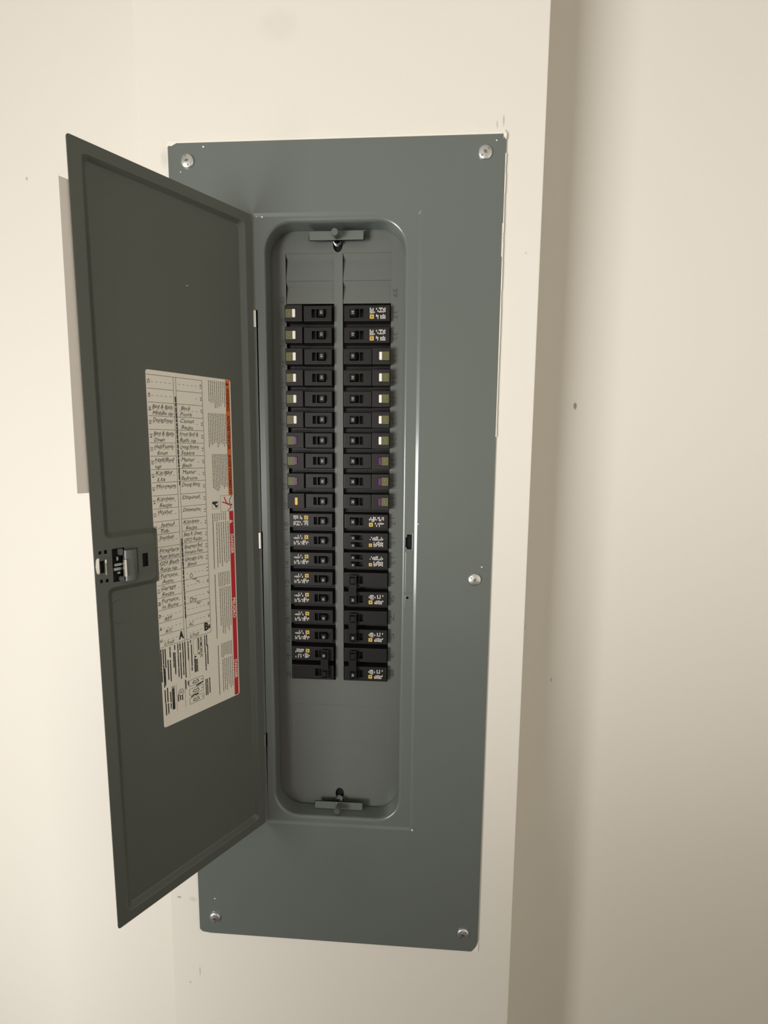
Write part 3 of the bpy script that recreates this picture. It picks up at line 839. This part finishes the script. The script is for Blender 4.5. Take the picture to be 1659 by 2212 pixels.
def add_toggle(root, rating, zc=0.0, small=False, digit=True):
    tg = toggle_mesh(*( (0.0029, 0.0024) if small else (0.0042, 0.0037) ), zc=zc)
    t = tg.build('toggle', 'toggle', root, bevel=0.0005)
    if digit:
        mb = MB()
        write(mb, rating, (0.0443, zc + (0.0013 if small else 0.0017)), DN, (1, 0), -0.01226, 0.0023 if small else 0.0026, 0.0026 if small else 0.0033, bold=0.02)
        mb.build('rating_number', 'digit', t, recalc=False)
    return t

def hrect(x0, x1, z0, z1): return [(x0, z0), (x1, z0), (x1, z1), (x0, z1)]
HOLES = [hrect(0.0328, 0.0376, -0.0050, 0.0050), hrect(0.0386, 0.0500, -0.0050, 0.0050)]

def standard(name, rating, seed):
    root = thing(name, '', 'circuit breaker')
    mb = body_block()
    raised(mb, 0.0006, 0.0572, -0.0106, 0.0106, FY, BY, 0.0018, HOLES)
    mb.build('body', 'black', root, sharp=30)
    add_toggle(root, rating)
    mb = MB()
    flecks(mb, seed, 0.0062, 0.0185, -0.0066, -0.0008, FY - 0.0001)
    flecks(mb, seed + 1, 0.0062, 0.0180, 0.0010, 0.0066, FY - 0.0001, dens=0.72)
    flecks(mb, seed + 2, 0.0190, 0.0255, -0.0066, 0.0005, FY - 0.0001, dens=0.7)
    square_logo(mb, 0.0228, 0.0040, 0.0050, FY - 0.0001)
    mb.build('rating_print', ['print', 'yellow', 'inkb'], root, recalc=False)
    return root

def test_breaker(name, rating, button, logo=True):
    root = thing(name, '', 'circuit breaker')
    mb = body_block()
    raised(mb, 0.0222, 0.0578, -0.0106, 0.0106, FY - 0.0008, BY, 0.0018, HOLES)
    mb.build('body', 'black', root, sharp=30)
    BYT = -0.0100
    mb = MB()
    bt = [hrect(0.0092, 0.0134, -0.0054, 0.0050)]
    raised(mb, -0.0004, 0.0216, -0.0100, 0.0100, BYT, BY, 0.0006, bt, slx=0.0004)
    blk = mb.build('test_block', 'black2', root, sharp=30)
    add_toggle(root, rating)
    MB().box(0.0095, 0.0131, BYT - 0.0011, BYT + 0.003, -0.0050, 0.0046).build('test_button', button, root, bevel=0.0004)
    if logo:
        mb = MB()
        c = (0.0052, -0.0003)
        for k, (s, m) in enumerate(((0.0088, 1), (0.0078, 0), (0.0052, 1), (0.0045, 0))):
            mb.rect(c[0] - s / 2 * .93, c[0] + s / 2 * .93, c[1] - s / 2 * 1.08, c[1] + s / 2 * 1.08, BYT - 0.00008 * (k + 1), m)
        mb.rect(c[0] - 0.0009, c[0] + 0.0009, c[1] - 0.0014, c[1] - 0.0004, BYT - 0.0005, 1)
        mb.rect(c[0] - 0.0012, c[0] + 0.0012, c[1] + 0.0008, c[1] + 0.0013, BYT - 0.0005, 1)
        mb.build('test_mark', ['olive', 'olivel'], root, recalc=False)
    return root

def tandem(name, seed):
    root = thing(name, '', 'circuit breaker')
    mb = body_block()
    hs = [hrect(0.0330, 0.0490, 0.0016, 0.0078), hrect(0.0330, 0.0490, -0.0078, -0.0016)]
    raised(mb, 0.0006, 0.0578, -0.0118, 0.0118, FY, BY, 0.0016, hs)
    mb.box(0.0012, 0.0330, FY - 0.0003, FY, -0.0003, 0.0003)
    mb.build('body', 'black', root, sharp=30)
    for z in (0.0049, -0.0049): add_toggle(root, '20', z, True)
    mb = MB()
    flecks(mb, seed, 0.0070, 0.0235, -0.0068, -0.0010, FY - 0.0004, dens=.75, pitch=0.0016)
    flecks(mb, seed + 5, 0.0070, 0.0190, 0.0000, 0.0070, FY - 0.0004, dens=.8, pitch=0.0016)
    square_logo(mb, 0.0232, 0.0050, 0.0042, FY - 0.0004)
    mb.build('rating_print', ['print', 'yellow', 'inkb'], root, recalc=False)
    return root

def two_pole(name, rating, seed):
    root = thing(name, '', 'circuit breaker')
    h = PITCH / 2
    mb = MB()
    mb.box(0, BL, BY, 0.040, -PITCH + .0002, PITCH - .0002)
    for c in (h, -h):
        hs = [[(x, z + c) for x, z in l] for l in HOLES]
        raised(mb, 0.0006, 0.0578, c - 0.0110, c + 0.0110, FY, BY, 0.0018, hs)
    mb.build('body', 'black', root, sharp=30)
    for c, dg in ((h, True), (-h, False)): add_toggle(root, rating, c, False, dg)
    tie = MB()
    o = hrect(0.0412, 0.0512, -0.0200, 0.0200)
    hl = [hrect(0.0424, 0.0498, h - 0.0050, h + 0.0052), hrect(0.0424, 0.0498, -h - 0.0052, -h + 0.0050)]
    for y in (-0.0112, -0.0094): tie.plate([o] + hl, y)
    tie.bridge(o, -0.0112, o, -0.0094)
    for l in hl: tie.bridge(l, -0.0112, l, -0.0094)
    tie.build('handle_tie', 'toggle', root)
    mb = MB()
    flecks(mb, seed, 0.0062, 0.0170, h - 0.0066, h - 0.0010, FY - 0.0001)
    flecks(mb, seed + 1, 0.0062, 0.0180, h + 0.0010, h + 0.0066, FY - 0.0001, dens=0.72)
    flecks(mb, seed + 2, 0.0190, 0.0255, h - 0.0066, h + 0.0005, FY - 0.0001, dens=0.7)
    square_logo(mb, 0.0228, h + 0.0040, 0.0050, FY - 0.0001)
    mb.build('rating_print', ['print', 'yellow', 'inkb'], root, recalc=False)
    return root

def copy_tree(o, parent=None):
    c = o.copy(); COL.objects.link(c)
    if parent: c.parent = parent
    for ch in o.children: copy_tree(ch, c)
    return c

protos = {}
ORD = ['', 'first', 'second', 'third', 'fourth', 'fifth', 'sixth', 'seventh', 'eighth', 'ninth', 'tenth', 'eleventh', 'twelfth', 'thirteenth',
       'fourteenth', 'fifteenth', 'sixteenth', 'seventeenth', 'eighteenth']
def place(kind, side, row, label, make):
    """side 0 left column, 1 right column (turned half round); row counts slots from the top, 1 first"""
    if kind not in protos:
        r = protos[kind] = make()
    else:
        r = copy_tree(protos[kind])
    zc = ZT - (row - 0.5) * PITCH + ZO
    r.location = (0.1311 if side == 0 else 0.2611, DY, zc)
    r.rotation_euler = (0, 0 if side == 0 else math.pi, 0)
    r['label'] = label
    r['group'] = 'breakers in the %s column of the panel' % ('left', 'right')[side]

W15 = lambda: test_breaker('circuit_breaker', '15', 'white')
P20 = lambda: test_breaker('circuit_breaker', '20', 'purple')
Y20 = lambda: test_breaker('circuit_breaker', '20', 'yellowb', False)
S15 = lambda: standard('circuit_breaker', '15', 21)
S20 = lambda: standard('circuit_breaker', '20', 47)
TDM = lambda: tandem('tandem_breaker', 63)
D30 = lambda: two_pole('two_pole_breaker', '30', 81)
def lab(n, side, what):
    col = ('left', 'right')[side]
    if n == 1: return 'topmost black breaker of the %s column, %s' % (col, what)
    return '%s black breaker down the %s column, %s' % (ORD[n], col, what)
for r in range(1, 7): place('w15', 0, r, lab(r, 0, 'with a white test button'), W15)
for r in range(7, 10): place('p20', 0, r, lab(r, 0, 'with a dark purple test button'), P20)
place('y20', 0, 10, 'black breaker with the only yellow test button, tenth in the left column', Y20)
place('s15', 0, 11, lab(11, 0, 'topmost there with white print and a yellow square'), S15)
for r in range(12, 18): place('s20', 0, r, lab(r, 0, 'with white print and a yellow square'), S20)
place('d30', 0, 18.5, 'double width black breaker at the bottom of the left column', D30)
for r in (1, 2): place('s15', 1, r, lab(r, 1, 'with white print and a yellow square'), S15)
for r in range(3, 8): place('w15', 1, r, lab(r, 1, 'with a white test button'), W15)
for r in range(8, 11): place('p20', 1, r, lab(r, 1, 'with a purple test button'), P20)
place('s20', 1, 11, lab(11, 1, 'white print, below three purple buttons'), S20)
place('tdm', 1, 12, 'upper of two black breakers with paired small toggles, right column', TDM)
place('tdm', 1, 13, 'lower of two black breakers with paired small toggles, right column', TDM)
for k, w in ((14.5, 'uppermost'), (16.5, 'middle'), (18.5, 'lowest')):
    place('d30', 1, k, w + ' of three double width black breakers at the right column\'s foot', D30)
